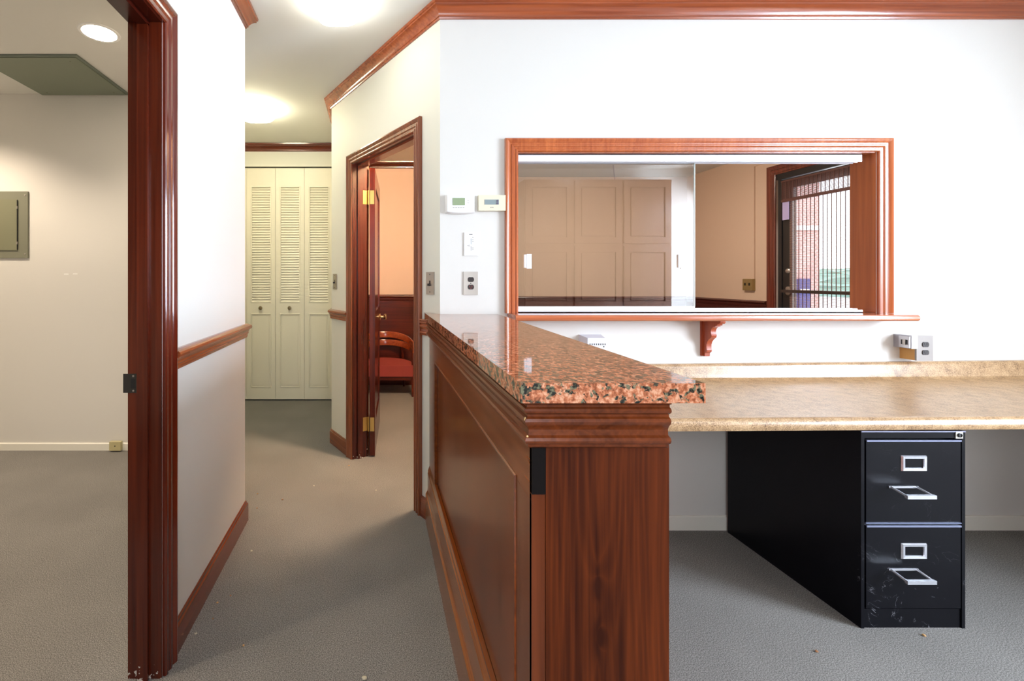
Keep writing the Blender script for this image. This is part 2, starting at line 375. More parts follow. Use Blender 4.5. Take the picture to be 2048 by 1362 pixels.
# front office right + rear walls, each with a window
RX = 4.2; WNY0, WNY1, WNZ0, WNZ1 = -1.0, .80, .30, 2.40
b = bmesh.new(); bx(b, RX, RX+.12, -1.05, WNY0, 0, H); bx(b, RX, RX+.12, WNY1, WY, 0, H); bx(b, RX, RX+.12, WNY0, WNY1, 0, WNZ0); bx(b, RX, RX+.12, WNY0, WNY1, WNZ1, H)
struct('wall_right', b, wall_m)
BY = -1.05
b = bmesh.new(); bx(b, -.80, -.30, BY-.1, BY, 0, H); bx(b, 1.0, RX+.12, BY-.1, BY, 0, H); bx(b, -.30, 1.0, BY-.1, BY, 0, 1.1); bx(b, -.30, 1.0, BY-.1, BY, 2.35, H)
struct('wall_rear', b, wall_m)
def window(name, P, n, w_, z0, z1):
    """simple sash window: P = centre at floor, n = inward normal"""
    o = empty_struct(name, 'plain white daylight window', 'window', (P[0], P[1], z0)); n = V(n); s = n.cross(V((0, 0, 1)))
    fm = bmesh.new(); c = V(P)
    path = [c - s*w_/2 + V((0,0,z0)), c - s*w_/2 + V((0,0,z1)), c + s*w_/2 + V((0,0,z1)), c + s*w_/2 + V((0,0,z0))]
    sweep(fm, path, n, [(-.04, -.08), (-.04, -.03), (0, -.03), (0, -.08)], True)
    obj('window_frame', fm, white_trim_m, o)
    g = bmesh.new(); q = [p - n*.05 for p in path]; extrude_poly(g, q, n*.004); obj('window_pane', g, clear_m, o)
window('window_2', (RX+.0, (WNY0+WNY1)/2, 0), (-1, 0, 0), WNY1-WNY0, WNZ0, WNZ1)
window('window_3', (.35, BY, 0), (0, 1, 0), 1.30, 1.1, 2.35)

# ------------------------------------------------------------------ profiles
CASE = [(0,0),(0,.010),(.004,.014),(.010,.015),(.014,.011),(.020,.012),(.027,.017),(.034,.018),(.038,.014),(.043,.015),(.050,.021),(.058,.024),(.064,.023),(.068,.018),(.068,0)]
CROWN = [(0,-.078),(.008,-.078),(.011,-.070),(.015,-.068),(.016,-.060),(.022,-.050),(.031,-.038),(.042,-.028),(.050,-.024),(.050,-.016),(.056,-.012),(.058,0),(0,0)]
RAIL = [(0,0),(.008,.002),(.011,.010),(.011,.020),(.015,.024),(.015,.034),(.020,.044),(.029,.050),(.031,.058),(.028,.066),(.020,.072),(.012,.076),(0,.076)]
BASE = [(0,0),(.014,0),(.014,.086),(.012,.094),(.008,.098),(.007,.106),(.003,.110),(0,.110)]
def run(bm, pts, z, prof): sweep(bm, [(p[0], p[1], z) for p in pts], (0,0,1), prof)
# travel so that left-hand side faces the room
crn = wood('x', (.17, .030, .010), (.44, .105, .032)); crn_a = wood('x', (.17, .030, .010), (.44, .105, .032), rotz=-ANG)
b = bmesh.new(); run(b, [(RX, WY), A, B, (B.x, CY)], H, CROWN)
struct('trim_1', b, crn, label='cherry crown moulding over office and hall', cat='trim', smooth=25)
b = bmesh.new(); run(b, [(-.346, CY), (-1.75, CY)], H-.002, CROWN)
struct('trim_2', b, wood('x', (.06, .010, .005), (.20, .040, .015)), label='crown moulding above the closet', cat='trim', smooth=25)
b = bmesh.new(); run(b, [(-1.1, 2.423), (LX, 2.423), (LX, -1.05)], H, CROWN)
struct('trim_3', b, wood('y', (.12, .025, .010), (.32, .085, .03)), label='crown moulding along the left wall', cat='trim', smooth=25)
# chair rails
b = bmesh.new(); run(b, [(-1.1, 2.423), (LX, 2.423), (LX, 1.549)], .988, RAIL)
struct('trim_4', b, wood('y', (.15, .030, .010), (.42, .105, .030)), label='chair rail on the left hallway wall', cat='trim', smooth=25)
uC0, uC1 = DU0-.068, DU1+.068
b = bmesh.new(); run(b, [aw(uC1, 0, 0), aw(L_, 0, 0), (B.x, B.y+.25)], .988, RAIL)
struct('trim_5', b, crn_a, label='short chair rail between doorway and hall corner', cat='trim', smooth=25)
# baseboards
b = bmesh.new(); run(b, [(-1.1, 2.423), (LX, 2.423), (LX, 1.549)], 0, BASE)
struct('baseboard_left', b, wood('y', (.09, .015, .006), (.27, .052, .016)), label='cherry baseboard along the left hallway wall', cat='baseboard', smooth=25)
b = bmesh.new(); run(b, [aw(uC1, 0, 0), aw(L_, 0, 0), (B.x, B.y+.3)], 0, BASE)
struct('baseboard_hall', b, wood('x', (.12, .026, .008), (.34, .085, .022), rotz=-ANG), label='short baseboard left of the angled doorway', cat='baseboard', smooth=25)
b = bmesh.new(); run(b, [aw(.085, 0, 0), aw(uC0, 0, 0)], 0, BASE)
struct('baseboard_angled', b, wood('x', (.10, .018, .007), (.28, .06, .018), rotz=-ANG), label='baseboard stub between doorway and counter', cat='baseboard', smooth=25)
b = bmesh.new(); run(b, [(RX, WY), (.56, WY)], 0, [(0,0),(.012,0),(.012,.068),(.006,.074),(0,.074)])
struct('baseboard_back', b, white_trim_m, label='white baseboard under the worktop', cat='baseboard')
b = bmesh.new(); run(b, [(-1.2, 3.427), (-3.4, 3.427)], 0, [(0,0),(.012,0),(.012,.050),(.006,.056),(0,.056)])
struct('baseboard_side_room', b, white_trim_m, label='white baseboard in the side room', cat='baseboard')

# ------------------------------------------------------------------ door_1: left doorway (no leaf in view)
o = empty_struct('door_1', 'glossy cherry door frame of the side room, nearest on the left', 'door frame', (LX, JY, 0))
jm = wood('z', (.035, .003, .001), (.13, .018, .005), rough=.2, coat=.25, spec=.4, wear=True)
b = bmesh.new()
sweep(b, [(LX, LY0, 0), (LX, LY0, LDH), (LX, JY+.006, LDH), (LX, JY+.006, 0)], (1,0,0), CASE)
obj('casing', b, wood('z', (.06, .006, .0025), (.18, .024, .008), rough=.14, coat=.7), o, smooth=25)
b = bmesh.new(); bx(b, LX-.108, LX+.002, JY-.004, JY+.0002, 0, LDH)
obj('jamb', b, jm, o)
b = bmesh.new(); bx(b, LX-.073, LX-.038, JY-.016, JY-.004, 0, LDH-.012); bevel(b, .003, 2)
obj('door_stop', b, jm, o)
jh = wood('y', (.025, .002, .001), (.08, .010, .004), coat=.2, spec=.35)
b = bmesh.new(); bx(b, LX-.108, LX+.002, LY0, JY, LDH-.004, LDH); bx(b, LX-.073, LX-.038, LY0, JY, LDH-.016, LDH-.004)
obj('head_jamb', b, jh, o)
b = bmesh.new(); bx(b, LX-.108, LX+.002, LY0-.0002, LY0+.004, 0, LDH)
obj('jamb', b, jm, o)
st = bmesh.new(); bx(st, LX-.122, LX-.073, JY-.0065, JY-.0042, .935, .997); bevel(st, .001, 1)
strike = obj('strike_plate', st, plain('dark_steel', (.07, .065, .06), .4, metal=.8), o); strike['label'] = 'dark metal strike plate'
b = bmesh.new(); bx(b, LX-.097, LX-.082, JY-.0072, JY-.0064, .950, .982); obj('latch_hole', b, slot_m, strike)
b = bmesh.new()
for zz in (.942, .990):
    b = bmesh.new(); lathe(b, (LX-.089, JY-.0062, zz), (0,-1,0), [(.0035, 0), (.0035, .001), (0, .0018)], 10); obj('screw', b, metal_m, strike)

# ------------------------------------------------------------------ door_2: doorway in the angled wall
o = empty_struct('door_2', 'open cherry door and frame in the angled hallway wall', 'door', tuple(aw(DU1, .06, 0)))
wz = wood('z', (.10, .022, .008), (.33, .085, .026))
b = bmesh.new(); n_ = (-NR.x, -NR.y, 0)
sweep(b, [aw(DU1, 0, 0), aw(DU1, 0, DH), aw(DU0, 0, DH), aw(DU0, 0, 0)], n_, CASE)
obj('casing', b, wz, o, smooth=25)
b = bmesh.new()
sweep(b, [aw(DU0, .12, 0), aw(DU0, .12, DH), aw(DU1, .12, DH), aw(DU1, .12, 0)], (NR.x, NR.y, 0), CASE)
obj('casing', b, wz, o, smooth=25)
def abox(bm, u0, u1, v0, v1, z0, z1):
    pts = [aw(u0, v0, 0), aw(u1, v0, 0), aw(u1, v1, 0), aw(u0, v1, 0)]; prism(bm, [(p.x, p.y) for p in pts], z0, z1)
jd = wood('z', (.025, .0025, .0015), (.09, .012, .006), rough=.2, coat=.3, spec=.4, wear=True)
b = bmesh.new(); abox(b, DU1-.004, DU1+.0005, -.003, .123, 0, DH); obj('jamb', b, jd, o)
b = bmesh.new(); abox(b, DU0-.0005, DU0+.004, -.003, .123, 0, DH); obj('jamb', b, jd, o)
b = bmesh.new(); abox(b, DU1-.016, DU1-.004, .035, .075, 0, DH-.012); bevel(b, .002, 1); obj('door_stop', b, jd, o)
b = bmesh.new(); abox(b, DU0, DU1, -.003, .123, DH-.004, DH); abox(b, DU0, DU1, .035, .075, DH-.016, DH-.004); obj('head_jamb', b, wood('x', DK_D, DK_L, rotz=-ANG), o)
# leaf: hinged at room side of far jamb, swung into the room about 90 degrees
hp = aw(DU1-.012, .128, 0); lx0 = hp.x + .004; ly0 = hp.y - .012
leaf_ang = math.radians(-3.2); LW = .80; LT = .040
def leafm(u, v, z):   # u along leaf, v thickness to +x
    c, s = math.cos(leaf_ang), math.sin(leaf_ang)
    return V((lx0 + v*c - u*s*1.0, ly0 + v*s + u*c, z))
def lbox(bm, u0, u1, v0, v1, z0, z1):
    pts = [leafm(u0, v0, 0), leafm(u1, v0, 0), leafm(u1, v1, 0), leafm(u0, v1, 0)]; prism(bm, [(p.x, p.y) for p in pts], z0, z1)
b = bmesh.new()
lbox(b, 0, .11, 0, LT, .012, DH-.02); lbox(b, LW-.11, LW, 0, LT, .012, DH-.02)
for z0, z1 in ((.012, .24), (.86, 1.06), (DH-.14, DH-.02)): lbox(b, .11, LW-.11, 0, LT, z0, z1)
leaf_m = wood('z', (.035, .004, .002), (.12, .016, .006), rough=.2, coat=.15, spec=.35)
leaf = obj('door_leaf', b, leaf_m, o); leaf['label'] = 'panelled cherry door leaf, standing open'
for z0, z1 in ((.24, .86), (1.06, DH-.14)):
    b = bmesh.new(); lbox(b, .11, LW-.11, .013, LT-.013, z0, z1)
    lbox(b, .13, LW-.13, .009, LT-.009, z0+.02, z1-.02); obj('door_panel', b, leaf_m, leaf)
b = bmesh.new(); kp = leafm(LW-.065, LT, .963); kd = (leafm(0, 1, 0) - leafm(0, 0, 0)).normalized()
lathe(b, kp, kd, [(.030, 0), (.031, .004), (.026, .009), (.011, .013), (.010, .032), (.018, .038), (.026, .046), (.027, .055), (.021, .063), (0, .066)], 20)
obj('door_knob', b, plain('polished_brass', (.62, .50, .30), .18, metal=1), leaf, smooth=40)
for zc in (1.90, .24):
    h = bmesh.new()
    abox(h, DU1-.0065, DU1-.004, .082, .122, zc-.05, zc+.05)
    lbox(h, -.002, 0, .003, .034, zc-.05, zc+.05)
    tube(h, [(hp.x-.004, hp.y-.006, zc-.052), (hp.x-.004, hp.y-.006, zc+.052)], .006, 10)
    obj('hinge', h, brass_m, o, smooth=40)

# ------------------------------------------------------------------ door_3: closet bifold doors
o = empty_struct('door_3', 'cream louvred folding closet doors at the hall end', 'closet door', (-1.06, CY, 0))
pw = .3095; x0 = -1.372 - pw
def bifold(xa, knob):
    xb = xa + pw - .003; yf, yb = CY+.02, CY+.048; z0, z1 = .015, 2.485
    b = bmesh.new()
    bx(b, xa, xa+.045, yf, yb, z0, z1); bx(b, xb-.045, xb, yf, yb, z0, z1)
    for a_, c_ in ((z0, .14), (.93, 1.045), (2.29, z1)): bx(b, xa+.045, xb-.045, yf, yb, a_, c_)
    p = obj('closet_panel', b, closet_m, o)
    f = bmesh.new()     # beads around louvre field and lower panel
    for a_, c_ in ((.14, .93), (1.045, 2.29)):
        sweep(f, [(xa+.045, yf, a_), (xa+.045, yf, c_), (xb-.045, yf, c_), (xb-.045, yf, a_)], (0,-1,0), [(-.012, -.004), (-.010, .004), (-.002, .004), (.002, 0), (.002, -.004)], True)
    obj('bead', f, closet_m, p)
    f = bmesh.new(); bx(f, xa+.044, xb-.044, yf+.008, yb-.006, .139, .931)
    bx(f, xa+.07, xb-.07, yf+.003, yf+.010, .17, .90); bevel(f, .003, 1); obj('lower_panel', f, closet_m, p)
    f = bmesh.new(); nsl = 46
    for i in range(nsl):
        zc = 1.055 + (2.28-1.055)*(i+.5)/nsl; h = .0148
        extrude_poly(f, [(xa+.05, yf+.004, zc-h*.85), (xa+.05, yf+.009, zc-h*.85), (xa+.05, yf+.021, zc+h*.85), (xa+.05, yf+.016, zc+h*.85)], (pw-.10-.003, 0, 0))
    bx(f, xa+.045, xb-.045, yf+.0262, yf+.0275, 1.045, 2.29)
    obj('louvres', f, closet_m, p)
    if knob:
        k = bmesh.new(); lathe(k, ((xa+xb)/2, yf, .99), (0,-1,0), [(.012, 0), (.010, .006), (.009, .012), (.018, .018), (.021, .026), (.018, .034), (0, .038)], 20)
        obj('knob', k, knob_m, p, smooth=40)
for i in range(4): bifold(x0 + i*pw, i in (1, 2))
b = bmesh.new(); bx(b, -1.69, -.44, CY-.001, CY+.004, CZ-.008, CZ+.012); bx(b, -1.69, -.44, CY+.02, CY+.045, CZ-.006, CZ)
obj('head_track', b, white_trim_m, o)

# ------------------------------------------------------------------ window_1: reception window
o = empty_struct('window_1', 'cherry framed reception window with sliding glass', 'window', ((OX0+OX1)/2, WY, OZ0))
b = bmesh.new(); sweep(b, [(OX0, WY, OZ0), (OX0, WY, OZ1), (OX1+.003, WY, OZ1), (OX1+.003, WY, OZ0)], (0,-1,0), CASE)
obj('window_casing', b, wood('z', CH2_D, CH2_L, rough=.25, coat=.5), o, smooth=25)
jr = wood('z', (.28, .06, .012), (.52, .14, .03), rough=.3, coat=.3)
b = bmesh.new(); bx(b, OX0, OX0+.004, WY, WY+WT+.01, OZ0, OZ1); obj('jamb', b, jr, o)
b = bmesh.new(); bx(b, OX1-.004, OX1, WY, WY+WT+.01, OZ0, OZ1); obj('jamb', b, jr, o)
b = bmesh.new(); bx(b, OX0+.004, OX1-.004, WY, WY+WT+.01, OZ1-.004, OZ1); obj('head_jamb', b, jr, o)
b = bmesh.new()     # double groove track top and bottom
tx1 = 2.565
for z0, z1 in ((OZ1-.044, OZ1-.004),):
    bx(b, OX0+.004, tx1, WY+.024, WY+.028, z0, z1); bx(b, OX0+.004, tx1, WY+.046, WY+.050, z0, z1); bx(b, OX0+.004, tx1, WY+.068, WY+.072, z0, z1); bx(b, OX0+.004, tx1, WY+.024, WY+.072, z1-.004, z1)
obj('upper_track', b, alu_m, o)
b = bmesh.new()
bx(b, OX0+.004, tx1, WY+.020, WY+.076, OZ0, OZ0+.004)
for dy in (.020, .046, .072): bx(b, OX0+.004, tx1, WY+dy, WY+dy+.004, OZ0, OZ0+.020 if dy > .03 else OZ0+.014)
obj('lower_track', b, alu_m, o)
GX1 = 1.705
def pane(xa, xb, y):
    g = bmesh.new(); bx(g, xa, xb, y, y+.005, OZ0+.006, OZ1-.03); p = obj('glass_pane', g, glass_m, o); p['label'] = 'clear sliding glass panel'
    return p
p1 = pane(OX0+.006, GX1, WY+.058)
gm = plain('clear_plastic_pull', (.85, .87, .9), .3)
for xa in (.795, 1.617):
    f = bmesh.new(); bx(f, xa, xa+.012, WY+.050, WY+.0575, 1.365, 1.435); bx(f, xa+.015, xa+.040, WY+.052, WY+.0575, 1.360, 1.438); bevel(f, .002, 1)
    obj('finger_pull', f, gm, p1)
b = bmesh.new(); bx(b, OX0+.006, GX1, WY+.052, WY+.0690, OZ0+.004, OZ0+.030); obj('glass_shoe', b, alu_m, p1)
b = bmesh.new(); bx(b, GX1, GX1+.004, WY+.056, WY+.065, OZ0+.03, OZ1-.03); obj('glass_edge', b, plain('glass_edge_green', (.55, .62, .60), .2), p1)

# sill shelf
t = thing('sill_shelf', 'long cherry shelf board under the reception window', 'shelf', (1.69, WY, OZ0-.028))
b = bmesh.new(); SX0, SX1, SP = .690, 2.672, .142
prof = [(WY, OZ0-.030), (WY-SP+.010, OZ0-.030), (WY-SP+.002, OZ0-.024), (WY-SP, OZ0-.014), (WY-SP+.003, OZ0-.005), (WY-SP+.010, OZ0-.0005), (WY, OZ0-.0005)]
extrude_poly(b, [(SX0, y, z) for y, z in prof], (SX1-SX0, 0, 0)); bx(b, OX0, OX1, WY, WY+WT+.03, OZ0-.030, OZ0-.0005)
obj('shelf_board', b, wood('x', (.33, .070, .024), (.62, .185, .075), rough=.18, coat=.9), t, smooth=30)
# bracket
t = thing('shelf_bracket', 'scrolled cherry bracket under the window shelf', 'bracket', (1.71, WY, .905))
prof = [(0, 1.0975), (-.126, 1.0975), (-.128, 1.092), (-.122, 1.084), (-.108, 1.080), (-.106, 1.074), (-.094, 1.070)]
for i in range(9):
    a = i/8*math.pi/2; prof.append((-.094 + .030*math.sin(a), 1.070 - .028*(1-math.cos(a)) - .004))
prof += [(-.066, 1.028), (-.070, 1.018), (-.066, 1.008), (-.052, .998), (-.040, .984), (-.034, .968), (-.034, .952), (-.037, .940), (-.034, .930), (-.024, .924), (-.022, .906), (0, .906)]
b = bmesh.new(); extrude_poly(b, [(1.703, WY+y, z) for y, z in prof], (.026, 0, 0))
bw = wood('z', (.26, .035, .012), (.48, .095, .032)); obj('scroll', b, bw, t, smooth=30)
b = bmesh.new(); bx(b, 1.694, 1.738, WY-.010, WY, .906, 1.0972); bevel(b, .003, 2); obj('back_plate', b, bw, t)

# ------------------------------------------------------------------ reception counter (half wall)
t = thing('reception_counter', 'dark cherry panelled half-wall counter under the red granite slab', 'counter', (.42, 1.6, 0))
cl = wood('y', CT_D, CT_L, rough=.25, coat=.15, fine=.8, spec=.35); cv = wood('z', (.065, .013, .003), (.18, .045, .009), rough=.25, coat=.15, fine=.8, spec=.35)
CX, CE = .293, .840      # panel face, end face
b = bmesh.new(); prism(b, [(CX+.021, CE+.0125), (.548, CE+.0125), (.548, WY), (.339, WY), (CX+.021, 2.385)], 0, 1.086)
obj('core', b, wood('z', (.13, .03, .012), (.28, .07, .025)), t)
b = bmesh.new(); bx(b, CX+.026, .549, CE, CE+.012, 0, .998)
e_ = obj('end_panel', b, wood('z', (.030, .0055, .0015), (.145, .028, .005), rough=.45, coat=.0, spec=.12, fine=1.6, figure=True, blotch=.42), t)
b = bmesh.new(); bx(b, CX, CX+.0255, CE+.002, CE+.012, 0, .905); obj('edge_strip', b, wood('z', (.07, .014, .004), (.16, .036, .010), spec=.3, coat=.1), t)
b = bmesh.new(); bx(b, CX, CX+.0255, CE-.0005, CE+.012, .906, .998); f = obj('dark_block', b, plain('dark_stained_block', (.006, .004, .0035), .6, bump=.2, bscale=60, spec=.08), t); f['label'] = 'near-black filler block'
b = bmesh.new()          # left face frame: top rail, stiles
bx(b, CX, CX+.012, CE+.003, 2.425, .894, 1.086); obj('top_rail', b, cl, t)
b = bmesh.new(); bx(b, CX, CX+.012, CE+.003, .942, .27, .8935); obj('stile', b, cv, t)
b = bmesh.new(); bx(b, CX, CX+.012, 2.20, 2.425, .27, .8935); obj('stile', b, cv, t)
b = bmesh.new(); bx(b, CX+.012, CX+.020, .942, 2.20, .27, .894); obj('field_panel', b, wood('z', (.075, .015, .002), (.19, .042, .006), rough=.22, coat=.05, spec=.28, fine=.5, blotch=.6), t)
b = bmesh.new(); sweep(b, [(CX, .942, .30), (CX, 2.20, .30), (CX, 2.20, .894), (CX, .942, .894)], (-1,0,0), [(-.001, -.011), (-.001, .002), (.005, .003), (.010, -.004), (.011, -.011)], True)
obj('panel_bead', b, cl, t)
CTM = [(0,0),(.007,0),(.011,.003),(.012,.008),(.017,.011),(.019,.016),(.017,.021),(.010,.024),(.009,.034),(.012,.041),(.017,.046),(.019,.051),(.017,.056),(.012,.059),(.012,.063),(.018,.067),(.020,.071),(.018,.075),(.014,.077),(.014,.081),(.020,.084),(.018,.089),(0,.089)]
b = bmesh.new(); run(b, [(CX, 2.415), (CX, CE), (.541, CE)], .996, [(-p[0], p[1]) for p in CTM])
mo = obj('cap_moulding', b, wood('y', (.06, .012, .003), (.19, .042, .010), rough=.25, coat=.15, spec=.35), t, smooth=25)
b = bmesh.new(); run(b, [aw(.085, 0, 0), aw(uC0, 0, 0)], .996, [(p[0], p[1]) for p in CTM])
struct('trim_6', b, crn_a, label='chair rail stub between doorway and counter', cat='trim', smooth=25)
b = bmesh.new(); run(b, [(CX, 2.42), (CX, CE+.003)], 0, [(0,0),(-.021,0),(-.021,.150),(-.017,.158),(-.012,.166),(-.010,.180),(-.010,.262),(-.007,.268),(-.009,.274),(-.006,.284),(-.002,.296),(0,.300)])
obj('base_moulding', b, wood('y', (.12, .030, .006), (.34, .105, .018), rough=.26, coat=.35), t, smooth=25)
b = bmesh.new()      # two raw wood chips on the cap corner
for zc, xc, rz in ((1.049, .276, 1.2), (1.018, .280, .7)):
    b = bmesh.new(); bmesh.ops.create_icosphere(b, subdivisions=2, radius=.0045, matrix=Matrix.Translation((xc, CE-.013, zc)) @ Matrix.Diagonal((.4, .4, rz, 1)))
    obj('bare_wood_chip', b, plain('bare_wood', (.62, .42, .18), .7), t)
# granite
GT = 1.122; GB = 1.0865
b = bmesh.new(); prism(b, [(.2605, .803), (.590, .803), (.640, WY), (.339, WY), (.268, 2.472)], GB, GT); bevel(b, .003, 2)
tag(obj('granite_countertop', b, granite_m, loc=(.43, 1.6, GB)), 'polished speckled red granite slab on the wooden half-wall counter', 'countertop')

# ------------------------------------------------------------------ laminate worktop
t = thing('worktop', 'tan speckled laminate desk worktop along the white wall', 'worktop', (2.4, 2.0, .745))
NY = 1.652
prof = [(WY-.0005, .752), (NY+.03, .752), (NY+.012, .745), (NY+.004, .748), (NY, .758), (NY-.001, .770), (NY+.004, .782), (NY+.012, .789), (NY+.022, .791), (NY+.036, .789), (NY+.055, .785), (2.27, .785), (2.295, .788), (2.310, .796), (2.318, .812), (2.320, .845), (2.323, .855), (2.330, .862), (WY-.0005, .864)]
b = bmesh.new(); rings = []
for x in (.555, 4.195):
    dz = .0062*(x-1.5)
    rings.append([b.verts.new((x, y, z+dz+(.004*(x-1.5) if z > .8 and y > 2.2 else 0))) for y, z in prof])
k = len(prof)
for j in range(k): b.faces.new([rings[0][j], rings[0][(j+1)%k], rings[1][(j+1)%k], rings[1][j]])
b.faces.new(rings[0][::-1]); b.faces.new(rings[1])
obj('laminate_top', b, laminate_m, t, smooth=35)

b = bmesh.new(); bx(b, 3.40, 4.195, .95, 1.650, .757, .790); bevel(b, .008, 2); obj('unseen_return_top', b, laminate_m, t)  # unseen return leg and panel, added to shade the area under the worktop
b = bmesh.new(); bx(b, 3.44, 4.19, .99, 1.01, 0, .7565); bx(b, 3.44, 3.46, 1.01, 1.60, 0, .7565); obj('unseen_return_panel', b, plain('dark_desk_panel', (.10, .06, .04), .5), t)

# ------------------------------------------------------------------ file cabinet
t = thing('file_cabinet', 'black metal two-drawer filing cabinet with scuffed front under the worktop', 'filing cabinet', (2.01, 2.0, 0))
fx0, fx1, fy, fb = 1.817, 2.206, 1.682, 2.318; ft = .738
b = bmesh.new()
bx(b, fx0, fx0+.012, fy, fb, 0, ft); bx(b, fx1-.012, fx1, fy, fb, 0, ft); bx(b, fx0+.012, fx1-.012, fb-.01, fb, 0, ft)
bx(b, fx0+.012, fx1-.012, fy, fb-.01, .712, ft); bx(b, fx0+.012, fx1-.012, fy+.004, fb-.01, 0, .070); bx(b, fx0+.012, fx1-.012, fy+.002, fy+.02, .386, .392)
bx(b, fx0+.012, fx1-.012, fy+.03, fy+.04, .07, .712)
bevel(b, .0015, 1); obj('cabinet_body', b, cab_m, t)
chrome = plain('satin_aluminium', (.78, .80, .86), .25, metal=.8)
for z0, z1, lz, hz in ((.394, .703, .618, .520), (.076, .384, .290, .212)):
    b = bmesh.new(); bx(b, fx0+.018, fx1-.018, fy-.001, fy+.025, z0, z1); bevel(b, .003, 2)
    d = obj('drawer', b, cab_m, t)
    b = bmesh.new(); bx(b, fx0+.018, fx1-.018, fy-.004, fy, z1-.004, z1+.002); obj('drawer_lip', b, plain('bluish_edge', (.30, .33, .48), .25, metal=.6), d)  # lighter bluish line along the drawer's top edge
    if z0 > .3:
        b = bmesh.new(); bx(b, fx0+.015, fx1-.018, fy-.004, fy, z0-.001, z0+.003); obj('drawer_lip', b, plain('bluish_edge_low', (.22, .25, .38), .25, metal=.6), d)  # dimmer bluish line along the upper drawer's bottom edge
    b = bmesh.new(); xc = 2.012
    sweep(b, [(xc-.046, fy-.001, lz-.028), (xc-.046, fy-.001, lz+.028), (xc+.046, fy-.001, lz+.028), (xc+.046, fy-.001, lz-.028)], (0,-1,0), [(-.011, 0), (-.010, .004), (-.002, .005), (.001, 0)], True)
    obj('label_holder', b, chrome, d)
    b = bmesh.new(); ha, hb = 1.925, 2.022
    # open loop pull: two arms and a front bar
    tube(b, [(ha, fy, hz+.010), (ha, fy-.052, hz)], .0045, 8); tube(b, [(hb, fy, hz+.010), (hb, fy-.052, hz)], .0045, 8)
    bx(b, ha-.004, hb+.004, fy-.060, fy-.050, hz-.008, hz+.005); bx(b, ha-.006, hb+.006, fy-.003, fy, hz+.006, hz+.013)
    obj('handle', b, chrome, d)
b = bmesh.new(); bx(b, 2.168, 2.194, fy-.003, fy+.002, .711, .736); bevel(b, .002, 1); lk = obj('lock', b, plain('lock_plate', (.62, .60, .52), .35, metal=.3), t)
b = bmesh.new(); lathe(b, (2.181, fy-.003, .7235), (0,-1,0), [(.008, 0), (.008, .003), (.006, .004), (.006, .002), (0, .002)], 18); obj('lock_barrel', b, slot_m, lk)
b = bmesh.new(); bx(b, fx0, fx1, fy-.002, fy+.001, ft-.004, ft+.0005); obj('top_lip', b, plain('edge_highlight', (.42, .44, .60), .25, metal=.6), t)  # highlight on the top edge, put into the colour as a pale strip

# ------------------------------------------------------------------ wall devices (main wall)
def plate(name, label, cat, x0, x1, z0, z1, y, mat, d=.006):
    t = thing(name, label, cat, ((x0+x1)/2, y, z0)); b = bmesh.new(); bx(b, x0, x1, y-d, y, z0, z1); bevel(b, .0025, 2); obj('wall_plate', b, mat, t); return t
def recept(t, xc, zc, y, mat, col2=None, parent=None):
    b = bmesh.new()
    pts = []
    for i in range(24):
        a = 2*math.pi*i/24; x = .0165*math.cos(a); z = .0165*math.sin(a); z = max(-.0125, min(.0125, z)); pts.append((xc+x, y, zc+z))
    extrude_poly(b, pts, (0, -.003, 0)); r = obj('socket', b, mat, t)
    b = bmesh.new()
    for dx in (-.0065, .0055): bx(b, xc+dx-.001, xc+dx+.001, y-.0036, y-.0028, zc-.001, zc+.007)
    lathe(b, (xc, y-.0028, zc-.006), (0,-1,0), [(.0022, 0), (.0022, .0008)], 8)
    obj('slots', b, col2 or slot_m, r)
brown_pl = plain('dark_brown_bakelite', (.022, .012, .010), .3)
# white thermostat
t = thing('thermostat', 'white rounded thermostat with green display, left of the two', 'thermostat', (.44, WY, 1.64))
b = bmesh.new(); bx(b, .362, .520, WY-.030, WY, 1.646, 1.742)
for v in b.verts:
    if v.co.y < WY-.01: v.co.x += (.008 if v.co.x < .44 else -.008); v.co.z += (.005 if v.co.z < 1.69 else -.004)
bmesh.ops.subdivide_edges(b, edges=b.edges[:], cuts=4, use_grid_fill=True)
for v in b.verts:
    q = (v.co.x-.441)/.079; 
    if v.co.z < 1.66: v.co.z -= .006*(1-q*q)
    if v.co.y < WY-.02: v.co.y -= .003*(1-q*q)
bevel(b, .004, 2); obj('case', b, white_pl, t, smooth=50)
b = bmesh.new(); bx(b, .399, .462, WY-.0345, WY-.029, 1.684, 1.722); obj('display', b, lcd_m, t)
b = bmesh.new()
for i in range(5): bx(b, .400+i*.0125, .409+i*.0125, WY-.0338, WY-.029, 1.671, 1.675)
obj('button_row', b, plain('grey_print', (.42, .40, .36), .5), t)
b = bmesh.new(); gp = plain('grey_buttons', (.5, .48, .46), .5)
extrude_poly(b, [(.474, WY-.0325, 1.706), (.484, WY-.0325, 1.706), (.479, WY-.0325, 1.713)], (0, .004, 0)); extrude_poly(b, [(.474, WY-.0325, 1.699), (.484, WY-.0325, 1.699), (.479, WY-.0325, 1.692)], (0, .004, 0))
obj('arrow_button', b, gp, t)
